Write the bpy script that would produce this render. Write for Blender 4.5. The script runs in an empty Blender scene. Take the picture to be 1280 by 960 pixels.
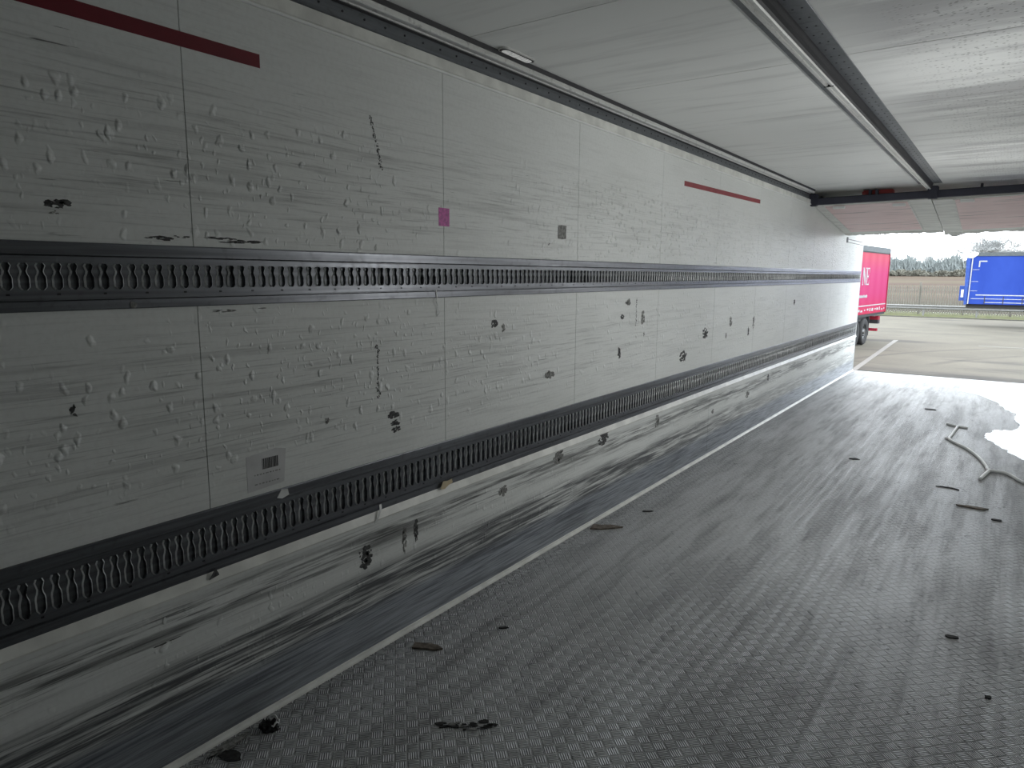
import bpy, bmesh, math, random
from mathutils import Vector, Matrix
SC = bpy.context.scene
COL = SC.collection
R = math.radians
random.seed(7)

# ------------------------------------------------------------------ camera, sky, exposure
cam_d = bpy.data.cameras.new('camera')
cam = bpy.data.objects.new('camera', cam_d)
COL.objects.link(cam)
SC.camera = cam
cam_d.sensor_width = 36.0
cam_d.lens = 864.0 / 1280.0 * 36.0
cam_d.clip_start = 0.05
cam_d.clip_end = 1500
_yaw, _pit, _rol = R(35.547), R(9.083), R(0.374)
_F = Vector((-math.sin(_yaw) * math.cos(_pit), math.cos(_yaw) * math.cos(_pit), -math.sin(_pit)))
_r = Vector((math.cos(_yaw), math.sin(_yaw), 0))
_u = _r.cross(_F)
_Rr = _r * math.cos(_rol) + _u * math.sin(_rol)
_Uu = -_r * math.sin(_rol) + _u * math.cos(_rol)
_m = Matrix((_Rr, _Uu, -_F)).transposed().to_4x4()
_m.translation = Vector((2.04, 0.0, 1.573))
cam.matrix_world = _m

SKY = 4.8
SC.view_settings.view_transform = 'Standard'
SC.view_settings.look = 'None'
SC.view_settings.gamma = 1
SC.view_settings.use_curve_mapping = False
SC.view_settings.exposure = 0.3
SC.cycles.use_denoising = True
SC.cycles.max_bounces = 28
SC.cycles.diffuse_bounces = 24
SC.cycles.glossy_bounces = 12
SC.cycles.sample_clamp_indirect = 25
SC.cycles.caustics_reflective = True

world = bpy.data.worlds.new('sky')
SC.world = world
world.use_nodes = True
_nt = world.node_tree
_bg = _nt.nodes['Background']
_tc = _nt.nodes.new('ShaderNodeTexCoord')
_nz = _nt.nodes.new('ShaderNodeTexNoise'); _nz.inputs['Scale'].default_value = 3.0; _nz.inputs['Detail'].default_value = 4
_cr = _nt.nodes.new('ShaderNodeValToRGB')
_cr.color_ramp.elements[0].color = (.80, .89, .98, 1); _cr.color_ramp.elements[0].position = .3
_cr.color_ramp.elements[1].color = (.97, 1.0, 1.0, 1); _cr.color_ramp.elements[1].position = .7
_nt.links.new(_tc.outputs['Generated'], _nz.inputs['Vector'])
_nt.links.new(_nz.outputs['Fac'], _cr.inputs['Fac'])
_nt.links.new(_cr.outputs['Color'], _bg.inputs['Color'])
_bg.inputs['Strength'].default_value = SKY

# a light portal in the open doorway only guides sampling of the sky light, it adds no light
pl = bpy.data.lights.new('doorway_portal', 'AREA')
pl.shape = 'RECTANGLE'; pl.size = 2.5; pl.size_y = 2.6
pl.cycles.is_portal = True
po = bpy.data.objects.new('doorway_portal', pl)
po.location = (1.23, 12.78, 1.28); po.rotation_euler = (R(-90), 0, 0)
COL.objects.link(po)

# ------------------------------------------------------------------ node helpers
class N:
    def __init__(s, name):
        s.m = bpy.data.materials.new(name); s.m.use_nodes = True
        s.t = s.m.node_tree; s.t.nodes.clear()
        s.out = s.t.nodes.new('ShaderNodeOutputMaterial')
        g = s.t.nodes.new('ShaderNodeNewGeometry'); s.pos = g.outputs['Position']
        sp = s.t.nodes.new('ShaderNodeSeparateXYZ'); s.t.links.new(s.pos, sp.inputs[0])
        s.x, s.y, s.z = sp.outputs
    def put(s, sock, v):
        if hasattr(v, 'is_linked'): s.t.links.new(v, sock)
        else:
            if sock.type == 'RGBA' and len(v) == 3: v = (*v, 1)
            sock.default_value = v
    def math(s, op, *a, clamp=False):
        n = s.t.nodes.new('ShaderNodeMath'); n.operation = op; n.use_clamp = clamp
        for i, v in enumerate(a): s.put(n.inputs[i], v)
        return n.outputs[0]
    def add(s, a, b): return s.math('ADD', a, b)
    def sub(s, a, b): return s.math('SUBTRACT', a, b)
    def mul(s, a, b): return s.math('MULTIPLY', a, b)
    def step(s, v, a, b, lo=0.0, hi=1.0):
        n = s.t.nodes.new('ShaderNodeMapRange'); n.interpolation_type = 'SMOOTHSTEP'
        s.put(n.inputs[0], v); s.put(n.inputs[1], a); s.put(n.inputs[2], b); s.put(n.inputs[3], lo); s.put(n.inputs[4], hi)
        return n.outputs[0]
    def band(s, v, a, b, soft):
        return s.mul(s.step(v, a - soft, a + soft), s.step(v, b - soft, b + soft, 1.0, 0.0))
    def vec(s, x, y, z):
        n = s.t.nodes.new('ShaderNodeCombineXYZ')
        for i, v in enumerate((x, y, z)): s.put(n.inputs[i], v)
        return n.outputs[0]
    def scaled(s, sx, sy, sz, off=(0, 0, 0)):
        n = s.t.nodes.new('ShaderNodeMapping'); s.t.links.new(s.pos, n.inputs[0])
        n.inputs['Scale'].default_value = (sx, sy, sz); n.inputs['Location'].default_value = off
        return n.outputs[0]
    def noise(s, vec, scale=1.0, detail=4.0, rough=.55):
        n = s.t.nodes.new('ShaderNodeTexNoise'); s.put(n.inputs['Vector'], vec)
        n.inputs['Scale'].default_value = scale; n.inputs['Detail'].default_value = detail; n.inputs['Roughness'].default_value = rough
        return n.outputs['Fac']
    def voro(s, vec, scale=1.0, rnd=1.0):
        n = s.t.nodes.new('ShaderNodeTexVoronoi'); s.put(n.inputs['Vector'], vec)
        n.inputs['Scale'].default_value = scale; n.inputs['Randomness'].default_value = rnd
        sp = s.t.nodes.new('ShaderNodeSeparateColor'); s.t.links.new(n.outputs['Color'], sp.inputs[0])
        return n.outputs['Distance'], sp.outputs[0]
    def mix(s, f, a, b):
        n = s.t.nodes.new('ShaderNodeMix'); n.data_type = 'RGBA'
        s.put(n.inputs[0], f); s.put(n.inputs[6], a); s.put(n.inputs[7], b)
        return n.outputs[2]
    def bump(s, h, dist, strength=1.0, nrm=None):
        n = s.t.nodes.new('ShaderNodeBump'); n.inputs['Distance'].default_value = dist; n.inputs['Strength'].default_value = strength
        s.put(n.inputs['Height'], h)
        if nrm is not None: s.t.links.new(nrm, n.inputs['Normal'])
        return n.outputs[0]
    def bsdf(s, color, rough=.5, metal=0.0, nrm=None, spec=.5):
        n = s.t.nodes.new('ShaderNodeBsdfPrincipled')
        s.put(n.inputs['Base Color'], color); s.put(n.inputs['Roughness'], rough); s.put(n.inputs['Metallic'], metal)
        n.inputs['Specular IOR Level'].default_value = spec
        if nrm is not None: s.t.links.new(nrm, n.inputs['Normal'])
        s.t.links.new(n.outputs[0], s.out.inputs[0])
        return n

def plain(name, color, rough=.5, metal=0.0, var=.12, scale=8.0, spec=.5):
    n = N(name)
    f = n.noise(n.scaled(scale, scale, scale), 1.0, 5)
    c = n.mix(n.step(f, .3, .7), tuple(v * (1 - var) for v in color), tuple(min(1, v * (1 + var)) for v in color))
    n.bsdf(c, rough, metal, spec=spec)
    return n.m

def wall_material(name, lower):
    n = N(name)
    # long horizontal rub marks
    warp = n.mul(n.sub(n.noise(n.scaled(1, .5, 1), 1, 2), .5), .045)
    zz = n.add(n.z, warp)
    v1 = n.vec(0.0, n.mul(n.y, 1.3), n.mul(zz, 34.0)); s1 = n.noise(v1, 1, 7, .62)
    v2 = n.vec(3.0, n.mul(n.y, 3.4), n.mul(zz, 120.0)); s2 = n.noise(v2, 1, 5, .6)
    v3 = n.vec(9.0, n.mul(n.y, 3.0), n.mul(n.z, 60.0)); s3 = n.noise(v3, 1, 6, .6)
    big = n.noise(n.scaled(1, .8, 1.6, (0, 4, 1)), 1, 3)
    fine = n.noise(n.scaled(60, 60, 60), 1, 3)
    base = n.mix(n.step(big, .3, .7), (.76, .775, .755), (.83, .845, .83))
    base = n.mix(n.mul(n.step(fine, .4, .7), .18), base, (.60, .60, .57))
    near = n.step(n.y, 1.0, 7.0, 1.0, .35)
    if not lower:
        zone = n.add(n.add(n.mul(n.band(n.z, 1.72, 2.12, .12), .9), n.mul(n.band(n.z, .9, 1.36, .12), .9)), .25)
        g = n.mul(n.mul(n.step(s1, .48, .70), zone), near)
        g2 = n.mul(n.mul(n.step(s2, .50, .70), zone), near)
        col = n.mix(n.mul(g, .30), base, (.20, .20, .19))
        col = n.mix(n.mul(g2, .36), col, (.13, .13, .13))
        # short black chips along the rail edge and over the field
        e1 = n.mul(n.band(n.z, 1.650, 1.674, .008), n.step(s3, .60, .66))
        e1 = n.mul(e1, n.step(n.noise(n.scaled(1, 3.0, .1), 1, 2), .48, .56))
        e2 = n.mul(n.step(s3, .66, .71), n.step(n.noise(n.scaled(1, 2.2, 4, (0, 1, 7)), 1, 2), .52, .60))
        col = n.mix(n.mul(n.math('MAXIMUM', e1, e2), .8), col, (.05, .05, .05))
    else:
        z1 = n.band(n.add(n.z, n.mul(n.sub(big, .5), .12)), .43, .53, .035)
        z2 = n.band(n.add(n.z, n.mul(n.sub(n.noise(n.scaled(1, 1.1, 1), 1, 2), .5), .06)), .115, .345, .04)
        col = n.mix(n.mul(n.step(s1, .42, .60), n.mul(z1, .75)), base, (.08, .08, .08))
        col = n.mix(n.mul(n.step(s2, .50, .66), n.mul(n.add(z1, .18), .7)), col, (.06, .06, .06))
        dk = n.add(n.mul(n.step(s1, .36, .58), .72), n.mul(n.step(s2, .40, .66), .55))
        col = n.mix(n.mul(n.math('MINIMUM', n.mul(dk, z2), .93), n.step(n.y, 4.0, 8.5, 1.0, .5)), col, (.055, .058, .065))
        kick = n.step(n.z, .165, .225, 1.0, 0.0)
        kc = n.mix(n.step(s2, .35, .7), (.46, .49, .54), (.22, .235, .26))
        kc = n.mix(n.mul(n.step(s1, .5, .64), .6), kc, (.12, .13, .145))
        col = n.mix(n.mul(kick, .9), col, kc)
    # dents: sparse raised and pushed bumps, short and upright
    dens = n.noise(n.scaled(1, .9, 2.2, (0, 2, 3)), 1, 2)
    if not lower:
        dz = n.add(n.band(n.z, 1.66, 2.12, .1), n.band(n.z, .95, 1.42, .1))
    else:
        dz = n.mul(n.band(n.z, .2, .5, .1), .5)
    wy = n.add(n.y, n.mul(n.sub(n.noise(n.scaled(1, 22, 22), 1, 2), .5), .035))
    wz = n.add(n.z, n.mul(n.sub(n.noise(n.scaled(1, 17, 17, (5, 5, 5)), 1, 2), .5), .05))
    vd, vc = n.voro(n.vec(0.0, n.mul(wy, 26.0), n.mul(wz, 17.0)))
    dent = n.mul(n.step(vd, .06, .34, 1.0, 0.0), n.mul(n.step(vc, .50, .54), vc))
    dent = n.mul(dent, n.mul(dz, n.step(dens, .30, .48)))
    vd2, vc2 = n.voro(n.vec(0.0, n.mul(wy, 52.0), n.mul(wz, 30.0)))
    dent2 = n.mul(n.mul(n.step(vd2, .05, .36, 1.0, 0.0), n.step(vc2, .45, .5)), n.mul(n.step(dens, .42, .55), dz))
    wet = n.mul(n.mul(n.step(n.y, 2.2, 4.2), n.band(n.z, 1.66, 2.16, .12)), 1.0)
    vw, vwc = n.voro(n.vec(0.0, n.mul(n.y, 26.0), n.mul(n.z, 36.0)))
    drop = n.mul(n.mul(n.step(vw, .1, .42, 1.0, 0.0), n.step(vwc, .35, .4)), wet)
    h = n.add(n.add(n.mul(dent, 1.0), n.mul(dent2, .45)), n.mul(drop, 1.0))
    h = n.sub(h, n.mul(n.step(s2, .5, .8), .05))
    b = n.bump(h, .0055, 1.0)
    waves = n.noise(n.scaled(1, 3, 3), 1, 2)
    b2 = n.bump(waves, .003, .5, b)
    rough = n.add(n.mul(n.step(s2, .3, .7), .14), .42)
    if lower:
        n.bsdf(col, rough, n.mul(kick, .75), b2)
    else:
        n.bsdf(col, rough, 0.0, b2)
    return n.m

M = {}
M['wall'] = wall_material('white_scuffed_wall', False)
M['wall_low'] = wall_material('lower_wall_scuffed', True)
M['cream'] = plain('cream_profile', (.80, .80, .76), .35)
M['groove'] = plain('dark_groove', (.05, .05, .05), .8)

def rail_mat(name, c, rough, var=.25, metal=.85):
    n = N(name)
    f = n.noise(n.scaled(8, 1.5, 60), 1, 6)
    g = n.noise(n.scaled(30, 30, 30), 1, 4)
    col = n.mix(n.step(f, .3, .7), tuple(v * (1 - var) for v in c), tuple(v * (1 + var) for v in c))
    col = n.mix(n.mul(n.step(g, .55, .75), .4), col, (.07, .07, .07))
    n.bsdf(col, n.add(n.mul(g, .2), rough), metal)
    return n.m
M['rail'] = rail_mat('aged_aluminium_rail', (.15, .156, .17), .27)
M['rail_slot'] = rail_mat('slotted_aluminium', (.15, .156, .168), .36)
M['rail_edge'] = rail_mat('slot_edge_painted_glint', (.80, .81, .82), .38, .08, .5)  # brighter colour paints the light caught by the slot lips
M['slot_back'] = plain('slot_back', (.27, .275, .285), .5)
M['alu'] = rail_mat('bright_aluminium', (.72, .72, .70), .32, .1, .5)
M['steel'] = rail_mat('galvanised_plate', (.17, .18, .195), .36, .15, .7)
M['black'] = plain('black_rubber_and_shade', (.018, .018, .022), .6)  # also paints the shade on the side faces of the ceiling rails
M['header'] = plain('dark_blue_grey_paint', (.035, .036, .055), .6)

# floor: five-bar tread plate, tiles turned 45 degrees
n = N('tread_plate')
k = .041
u = n.math('DIVIDE', n.mul(n.add(n.x, n.y), .70711), k)
v = n.math('DIVIDE', n.mul(n.sub(n.x, n.y), .70711), k)
u = n.add(u, 400.0 - (.295 + 1.374) * .70711 / k % 1 + .5)
v = n.add(v, 400.0 - (.295 - 1.374) * .70711 / k % 1 + .5)
fu, fv = n.math('FRACT', u), n.math('FRACT', v)
par = n.math('MODULO', n.add(n.math('FLOOR', u), n.math('FLOOR', v)), 2.0)
par = n.math('ROUND', par)
def bars(a, b):   # five short bars side by side along a, each long in b
    w = n.math('ABSOLUTE', n.sub(n.math('FRACT', n.mul(n.sub(a, .04), 5.43)), .5))
    ridge = n.step(w, .12, .40, 1.0, 0.0)
    end = n.step(n.math('ABSOLUTE', n.sub(b, .5)), .34, .46, 1.0, 0.0)
    side = n.step(n.math('ABSOLUTE', n.sub(a, .5)), .44, .47, 1.0, 0.0)
    return n.mul(n.mul(ridge, end), side)
A, B = bars(fu, fv), bars(fv, fu)
par2 = n.sub(1.0, par)
pat = n.add(n.mul(A, par), n.mul(B, par2))
dirt = n.noise(n.scaled(1.1, .8, 1, (0, 0, 3)), 1, 5, .6)
str1 = n.noise(n.scaled(7, .7, 1), 1, 6, .65)
str2 = n.noise(n.scaled(22, 2.2, 1), 1, 5, .6)
spk = n.noise(n.scaled(45, 45, 1), 1, 4)
base = n.mix(n.step(dirt, .35, .68), (.58, .59, .60), (.42, .425, .43))
base = n.mix(n.mul(n.step(str1, .45, .62), .75), base, (.17, .17, .17))
base = n.mix(n.mul(n.step(str2, .58, .74), .45), base, (.085, .084, .082))
base = n.mix(n.mul(n.step(spk, .56, .68), .75), base, (.05, .05, .05))
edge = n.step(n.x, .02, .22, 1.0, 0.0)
spots = n.mul(n.step(n.noise(n.scaled(13, 8, 1, (3, 3, 0)), 1, 4, .7), .60, .66), n.step(dirt, .42, .56))
base = n.mix(n.mul(spots, .8), base, (.045, .045, .045))
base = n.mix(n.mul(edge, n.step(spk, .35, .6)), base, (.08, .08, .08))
worn = n.mix(n.step(str2, .4, .7), (.78, .79, .80), (.52, .52, .53))
inside = n.mul(n.step(n.math('ABSOLUTE', n.sub(fu, .5)), .43, .49, 1.0, 0.0), n.step(n.math('ABSOLUTE', n.sub(fv, .5)), .43, .49, 1.0, 0.0))
base = n.mix(n.mul(n.sub(1.0, inside), .45), base, (.52, .525, .53))
base = n.mix(n.mul(inside, n.mul(n.sub(1.0, pat), .5)), base, (.09, .09, .09))
base = n.mix(n.mul(pat, .75), base, worn)
nb = n.bump(pat, .0022, 1.0)
nb = n.bump(n.noise(n.scaled(5, 5, 5), 1, 3), .004, .35, nb)
fb = n.bsdf(base, n.sub(n.add(n.mul(n.step(str1, .3, .7), .12), .56), n.mul(pat, .16)), n.add(.10, n.mul(pat, .35)), nb, .2)
M['floor'] = n.m

# ceiling
n = N('grey_wet_ceiling')
st = n.noise(n.scaled(.9, 9, 1), 1, 6, .6)
st2 = n.noise(n.scaled(.5, 3.2, 1, (4, 1, 0)), 1, 5, .6)
lo = n.noise(n.scaled(.8, .5, 1), 1, 3)
right = n.step(n.x, 1.25, 1.6)
cc = n.mix(n.step(lo, .3, .7), (.86, .87, .86), (.90, .91, .90))
cc = n.mix(n.mul(n.step(st, .50, .72), .32), cc, (.46, .46, .46))
cc = n.mix(n.mul(n.mul(n.step(st2, .46, .62), right), .8), cc, (.45, .45, .46))
film = n.mul(n.noise(n.scaled(3, 7, 1), 1, 5), right)
dv, dc = n.voro(n.scaled(46, 46, 1))
dr = n.mul(n.mul(n.step(dv, .18, .40, 1.0, 0.0), n.step(dc, .45, .5)), n.mul(n.step(n.x, 1.42, 1.75), n.step(n.y, 2.0, 3.0)))
dv2, dc2 = n.voro(n.scaled(17, 17, 1))
dr2 = n.mul(n.mul(n.step(dv2, .12, .2, 1.0, 0.0), n.step(dc2, .7, .72)), n.step(n.x, 1.45, 1.7))
dd = n.math('MAXIMUM', dr, dr2)
cc = n.mix(n.mul(dd, .5), cc, (.20, .20, .20))
cb = n.bump(n.sub(0.0, dd), .002, .9)
cb = n.bump(n.noise(n.scaled(1.2, 2.0, 1), 1, 2), .006, .5, cb)
n.bsdf(cc, n.sub(n.add(n.mul(n.step(st, .3, .7), .12), .42), n.mul(right, .08)), 0.0, cb, .4)
M['ceil'] = n.m

M['red_tape'] = plain('dark_red_tape', (.16, .008, .018), .45)
M['red_tape_faded'] = plain('faded_red_tape', (.30, .045, .055), .5)
M['pink'] = plain('pink_sticker', (.55, .10, .38), .5, var=.3, scale=60)
M['paper'] = plain('paper_label', (.60, .60, .60), .5)
M['ink'] = plain('black_ink', (.03, .03, .03), .5)
M['scuff'] = plain('dark_scuff', (.07, .07, .07), .7, var=.6, scale=60)
M['scuff_grey'] = plain('grey_residue', (.22, .22, .21), .7, var=.5, scale=70)
M['foil'] = plain('loose_white_film', (.72, .73, .72), .35)
M['clip'] = plain('white_clip', (.93, .94, .93), .3, var=.03)
M['yellow'] = plain('pale_yellow_tape', (.62, .52, .34), .6)
M['wood'] = plain('dirty_wood', (.16, .135, .11), .8, var=.4, scale=40)
M['dirt'] = plain('black_dirt', (.03, .03, .03), .85, var=.5, scale=60)
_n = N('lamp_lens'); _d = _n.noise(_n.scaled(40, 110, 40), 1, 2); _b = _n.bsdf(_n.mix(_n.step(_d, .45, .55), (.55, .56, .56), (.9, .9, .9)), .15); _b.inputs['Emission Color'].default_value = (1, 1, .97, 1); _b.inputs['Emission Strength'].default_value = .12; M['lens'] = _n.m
_n = N('added_fill_lens'); _b = _n.bsdf((.9, .9, .88), .3); _b.inputs['Emission Color'].default_value = (1, .985, .94, 1); _b.inputs['Emission Strength'].default_value = 12.0; M['lens_fill'] = _n.m  # glowing lens of the added fill lamps
M['redplastic'] = plain('red_strap_bag', (.70, .12, .12), .5)
M['cord'] = plain('white_cord', (.90, .92, .92), .5)

n = N('pinkish_liner')
f = n.noise(n.scaled(2, 4, 2), 1, 5); g = n.noise(n.scaled(1.2, 22, 1), 1, 5, .6)
c = n.mix(n.step(f, .3, .7), (.74, .55, .545), (.80, .62, .61))
c = n.mix(n.mul(n.step(g, .58, .66), .7), c, (.22, .18, .18))
n.bsdf(c, .5); M['pinkish'] = n.m
n = N('grey_liner')
f = n.noise(n.scaled(3, 12, 3), 1, 5)
c = n.mix(n.step(f, .35, .7), (.74, .74, .70), (.58, .58, .55))
n.bsdf(c, .5); M['greyliner'] = n.m

# outdoors
n = N('worn_asphalt')
f1 = n.noise(n.scaled(.16, .55, 1), 1, 6, .6); f2 = n.noise(n.scaled(.5, .35, 1, (5, 3, 0)), 1, 5); f3 = n.noise(n.scaled(9, 9, 1), 1, 4)
c = n.mix(n.step(f2, .3, .7), (.098, .091, .076), (.118, .109, .090))
c = n.mix(n.mul(n.step(f1, .54, .68), .6), c, (.045, .043, .042))
c = n.mix(n.mul(n.mul(n.band(n.y, 20.3, 23.2, .6), n.step(f1, .40, .56)), .8), c, (.035, .034, .034))
_rad = n.math('SQRT', n.add(n.mul(n.sub(n.x, 16.0), n.sub(n.x, 16.0)), n.mul(n.sub(n.y, 20.0), n.sub(n.y, 20.0))))
arc = n.math('MAXIMUM', n.band(_rad, 16.4, 16.7, .08), n.band(_rad, 18.6, 18.85, .08))
c = n.mix(n.mul(n.mul(arc, n.step(f2, .35, .6)), .45), c, (.05, .048, .045))
c = n.mix(n.mul(n.step(f3, .5, .75), .25), c, (.05, .05, .047))
n.bsdf(c, .92, 0.0, spec=.1); M['asphalt'] = n.m
M['line'] = plain('road_paint', (.135, .13, .118), .8)
n = N('verge_grass')
f = n.noise(n.scaled(2.5, 2.5, 1), 1, 6)
n.bsdf(n.mix(n.step(f, .35, .65), (.055, .062, .026), (.088, .088, .045)), .95, spec=.1); M['grass'] = n.m
n = N('rough_field')
f = n.noise(n.scaled(.012, .09, 1), 1, 6, .6); g = n.noise(n.scaled(.3, .5, 1), 1, 5)
c = n.mix(n.step(f, .42, .56), (.082, .066, .048), (.062, .042, .034))
c = n.mix(n.mul(n.step(n.y, 66, 95, 1.0, 0.0), .75), c, (.024, .024, .018))
n.bsdf(n.mix(n.mul(n.step(g, .4, .7), .4), c, (.05, .052, .034)), .95, spec=.05); M['field'] = n.m
M['hedge'] = plain('winter_hedge', (.12, .118, .10), .95, var=.3, scale=.8, spec=.1)
M['thicket'] = plain('grey_thicket', (.17, .19, .19), .95, var=.2, scale=.5, spec=.1)
M['bark'] = plain('pale_bark', (.36, .37, .37), .95, scale=1, spec=.1)
M['galv'] = plain('galvanised_steel', (.15, .15, .145), .6)
M['pale'] = plain('palisade_paint', (.15, .143, .125), .8, spec=.2)
M['kerb'] = plain('concrete_kerb', (.07, .068, .06), .9, spec=.1)
n = N('red_curtain')
f = n.noise(n.scaled(1, 1, 1.2), 1, 3)
c = n.mix(n.step(n.z, -.1, 1.0), (.29, .014, .042), (.29, .016, .085))
c = n.mix(n.step(n.z, 1.6, 2.5), c, (.30, .03, .055))
w = n.math('SINE', n.mul(n.y, 6.0))
n.bsdf(c, .6, 0.0, n.bump(w, .012, .5), .15); M['red'] = n.m
n = N('blue_curtain')
f = n.noise(n.scaled(1, 1, .6), 1, 3)
c = n.mix(n.step(f, .3, .7), (.012, .036, .22), (.017, .046, .25))
n.bsdf(c, .6, 0.0, n.bump(n.math('SINE', n.mul(n.x, 5.0)), .012, .5), .15); M['blue'] = n.m
M['blue_trim'] = plain('blue_frame', (.025, .06, .24), .5, spec=.2)
M['white_mark'] = plain('white_marking', (.30, .31, .32), .6, spec=.2)
M['roofgrey'] = plain('grey_roof_rail', (.07, .08, .085), .6, spec=.2)
M['tyre'] = plain('tyre_rubber', (0.009009, 0.009009, 0.009727), .8)
M['rim'] = plain('silver_rim', (0.1513, 0.155, 0.1586), .35, .8)
M['redpaint'] = plain('red_bumper', (.20, .012, .025), .5, spec=.2)
M['dark'] = plain('chassis_dark', (0.01081, 0.01081, 0.01261), .6)
M['greypost'] = plain('rear_post', (.30, .31, .31), .5)

n = N('standing_water')
tr = n.t.nodes.new('ShaderNodeBsdfTransparent'); gl = n.t.nodes.new('ShaderNodeBsdfGlossy')
gl.inputs['Roughness'].default_value = .06
fr = n.t.nodes.new('ShaderNodeFresnel'); fr.inputs['IOR'].default_value = 1.33
nb = n.bump(n.noise(n.scaled(16, 10, 1), 1, 3), .0012, .4)
n.t.links.new(nb, gl.inputs['Normal']); n.t.links.new(nb, fr.inputs['Normal'])
mx = n.t.nodes.new('ShaderNodeMixShader')
n.t.links.new(fr.outputs[0], mx.inputs[0]); n.t.links.new(tr.outputs[0], mx.inputs[1]); n.t.links.new(gl.outputs[0], mx.inputs[2])
n.t.links.new(mx.outputs[0], n.out.inputs[0])
M['water'] = n.m

# ------------------------------------------------------------------ mesh helpers
class MB:
    def __init__(s): s.v = []; s.f = []; s.mi = []; s.mats = []; s.sm = []
    def mat(s, m):
        if m not in s.mats: s.mats.append(m)
        return s.mats.index(m)
    def add(s, vs, fs, m=None, smooth=False):
        o = len(s.v); s.v += [tuple(v) for v in vs]
        k = s.mat(m) if m is not None else 0
        for f in fs: s.f.append(tuple(i + o for i in f)); s.mi.append(k); s.sm.append(smooth)
        return s
    def box(s, a, b, m=None, bev=0.0):
        x0, y0, z0 = a; x1, y1, z1 = b
        if x0 > x1: x0, x1 = x1, x0
        if y0 > y1: y0, y1 = y1, y0
        if z0 > z1: z0, z1 = z1, z0
        if bev:
            return s.bbox((x0, y0, z0), (x1, y1, z1), m, bev)
        vs = [(x, y, z) for x in (x0, x1) for y in (y0, y1) for z in (z0, z1)]
        return s.add(vs, [(0, 1, 3, 2), (4, 6, 7, 5), (0, 4, 5, 1), (2, 3, 7, 6), (0, 2, 6, 4), (1, 5, 7, 3)], m)
    def bbox(s, a, b, m, bev):
        bm = bmesh.new(); bmesh.ops.create_cube(bm, size=1)
        for v in bm.verts:
            v.co = Vector([a[i] + (v.co[i] + .5) * (b[i] - a[i]) for i in range(3)])
        bmesh.ops.bevel(bm, geom=list(bm.edges), offset=bev, segments=2, affect='EDGES')
        bm.verts.ensure_lookup_table()
        s.add([v.co[:] for v in bm.verts], [[v.index for v in f.verts] for f in bm.faces], m); bm.free(); return s
    def quad(s, a, b, c, d, m=None): return s.add([a, b, c, d], [(0, 1, 2, 3)], m)
    def prof(s, pts, y0, y1, m=None, closed=True):       # (x, z) outline extruded along y
        k = len(pts); vs = [(x, y0, z) for x, z in pts] + [(x, y1, z) for x, z in pts]
        rng = range(k if closed else k - 1)
        fs = [(i, (i + 1) % k, (i + 1) % k + k, i + k) for i in rng]
        if closed: fs += [tuple(range(k))[::-1], tuple(range(k, 2 * k))]
        return s.add(vs, fs, m)
    def plate(s, pts, frame, th, m=None):                # outline (a, b) on a frame (origin, ea, eb, n)
        O, ea, eb, nn = [Vector(q) for q in frame]
        k = len(pts)
        vs = [O + ea * a + eb * b for a, b in pts] + [O + ea * a + eb * b + nn * th for a, b in pts]
        fs = [tuple(range(k))[::-1], tuple(range(k, 2 * k))] + [(i, (i + 1) % k, (i + 1) % k + k, i + k) for i in range(k)]
        return s.add(vs, fs, m)
    def cyl(s, c, axis, r, l, m=None, seg=24, r2=None):
        ax = Vector(axis).normalized(); t = ax.orthogonal().normalized(); b = ax.cross(t); c = Vector(c)
        r2 = r if r2 is None else r2
        vs = []
        for rr, h in ((r, -l / 2), (r2, l / 2)):
            vs += [c + ax * h + (t * math.cos(2 * math.pi * i / seg) + b * math.sin(2 * math.pi * i / seg)) * rr for i in range(seg)]
        fs = [(i, (i + 1) % seg, (i + 1) % seg + seg, i + seg) for i in range(seg)] + [tuple(range(seg))[::-1], tuple(range(seg, 2 * seg))]
        return s.add(vs, fs, m)
    def ring(s, c, axis, rings, m=None, seg=32):         # lathe: rings = [(radius, height)]
        ax = Vector(axis).normalized(); t = ax.orthogonal().normalized(); b = ax.cross(t); c = Vector(c)
        vs = []
        for rr, h in rings:
            vs += [c + ax * h + (t * math.cos(2 * math.pi * i / seg) + b * math.sin(2 * math.pi * i / seg)) * rr for i in range(seg)]
        fs = [(j * seg + i, j * seg + (i + 1) % seg, (j + 1) * seg + (i + 1) % seg, (j + 1) * seg + i) for j in range(len(rings) - 1) for i in range(seg)]
        return s.add(vs, fs, m)
    def tube(s, pts, r, m=None, seg=8):
        P = [Vector(p) for p in pts]; vs = []
        for i, p in enumerate(P):
            d = (P[min(i + 1, len(P) - 1)] - P[max(i - 1, 0)]).normalized()
            t = d.cross(Vector((0, 0, 1)));
            if t.length < 1e-3: t = Vector((1, 0, 0))
            t.normalize(); b = t.cross(d); rr = r[i] if isinstance(r, (list, tuple)) else r
            vs += [p + (t * math.cos(2 * math.pi * k / seg) + b * math.sin(2 * math.pi * k / seg)) * rr for k in range(seg)]
        fs = [(j * seg + i, j * seg + (i + 1) % seg, (j + 1) * seg + (i + 1) % seg, (j + 1) * seg + i) for j in range(len(P) - 1) for i in range(seg)]
        fs += [tuple(range(seg))[::-1], tuple(range((len(P) - 1) * seg, len(P) * seg))]
        return s.add(vs, fs, m, True)
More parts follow.
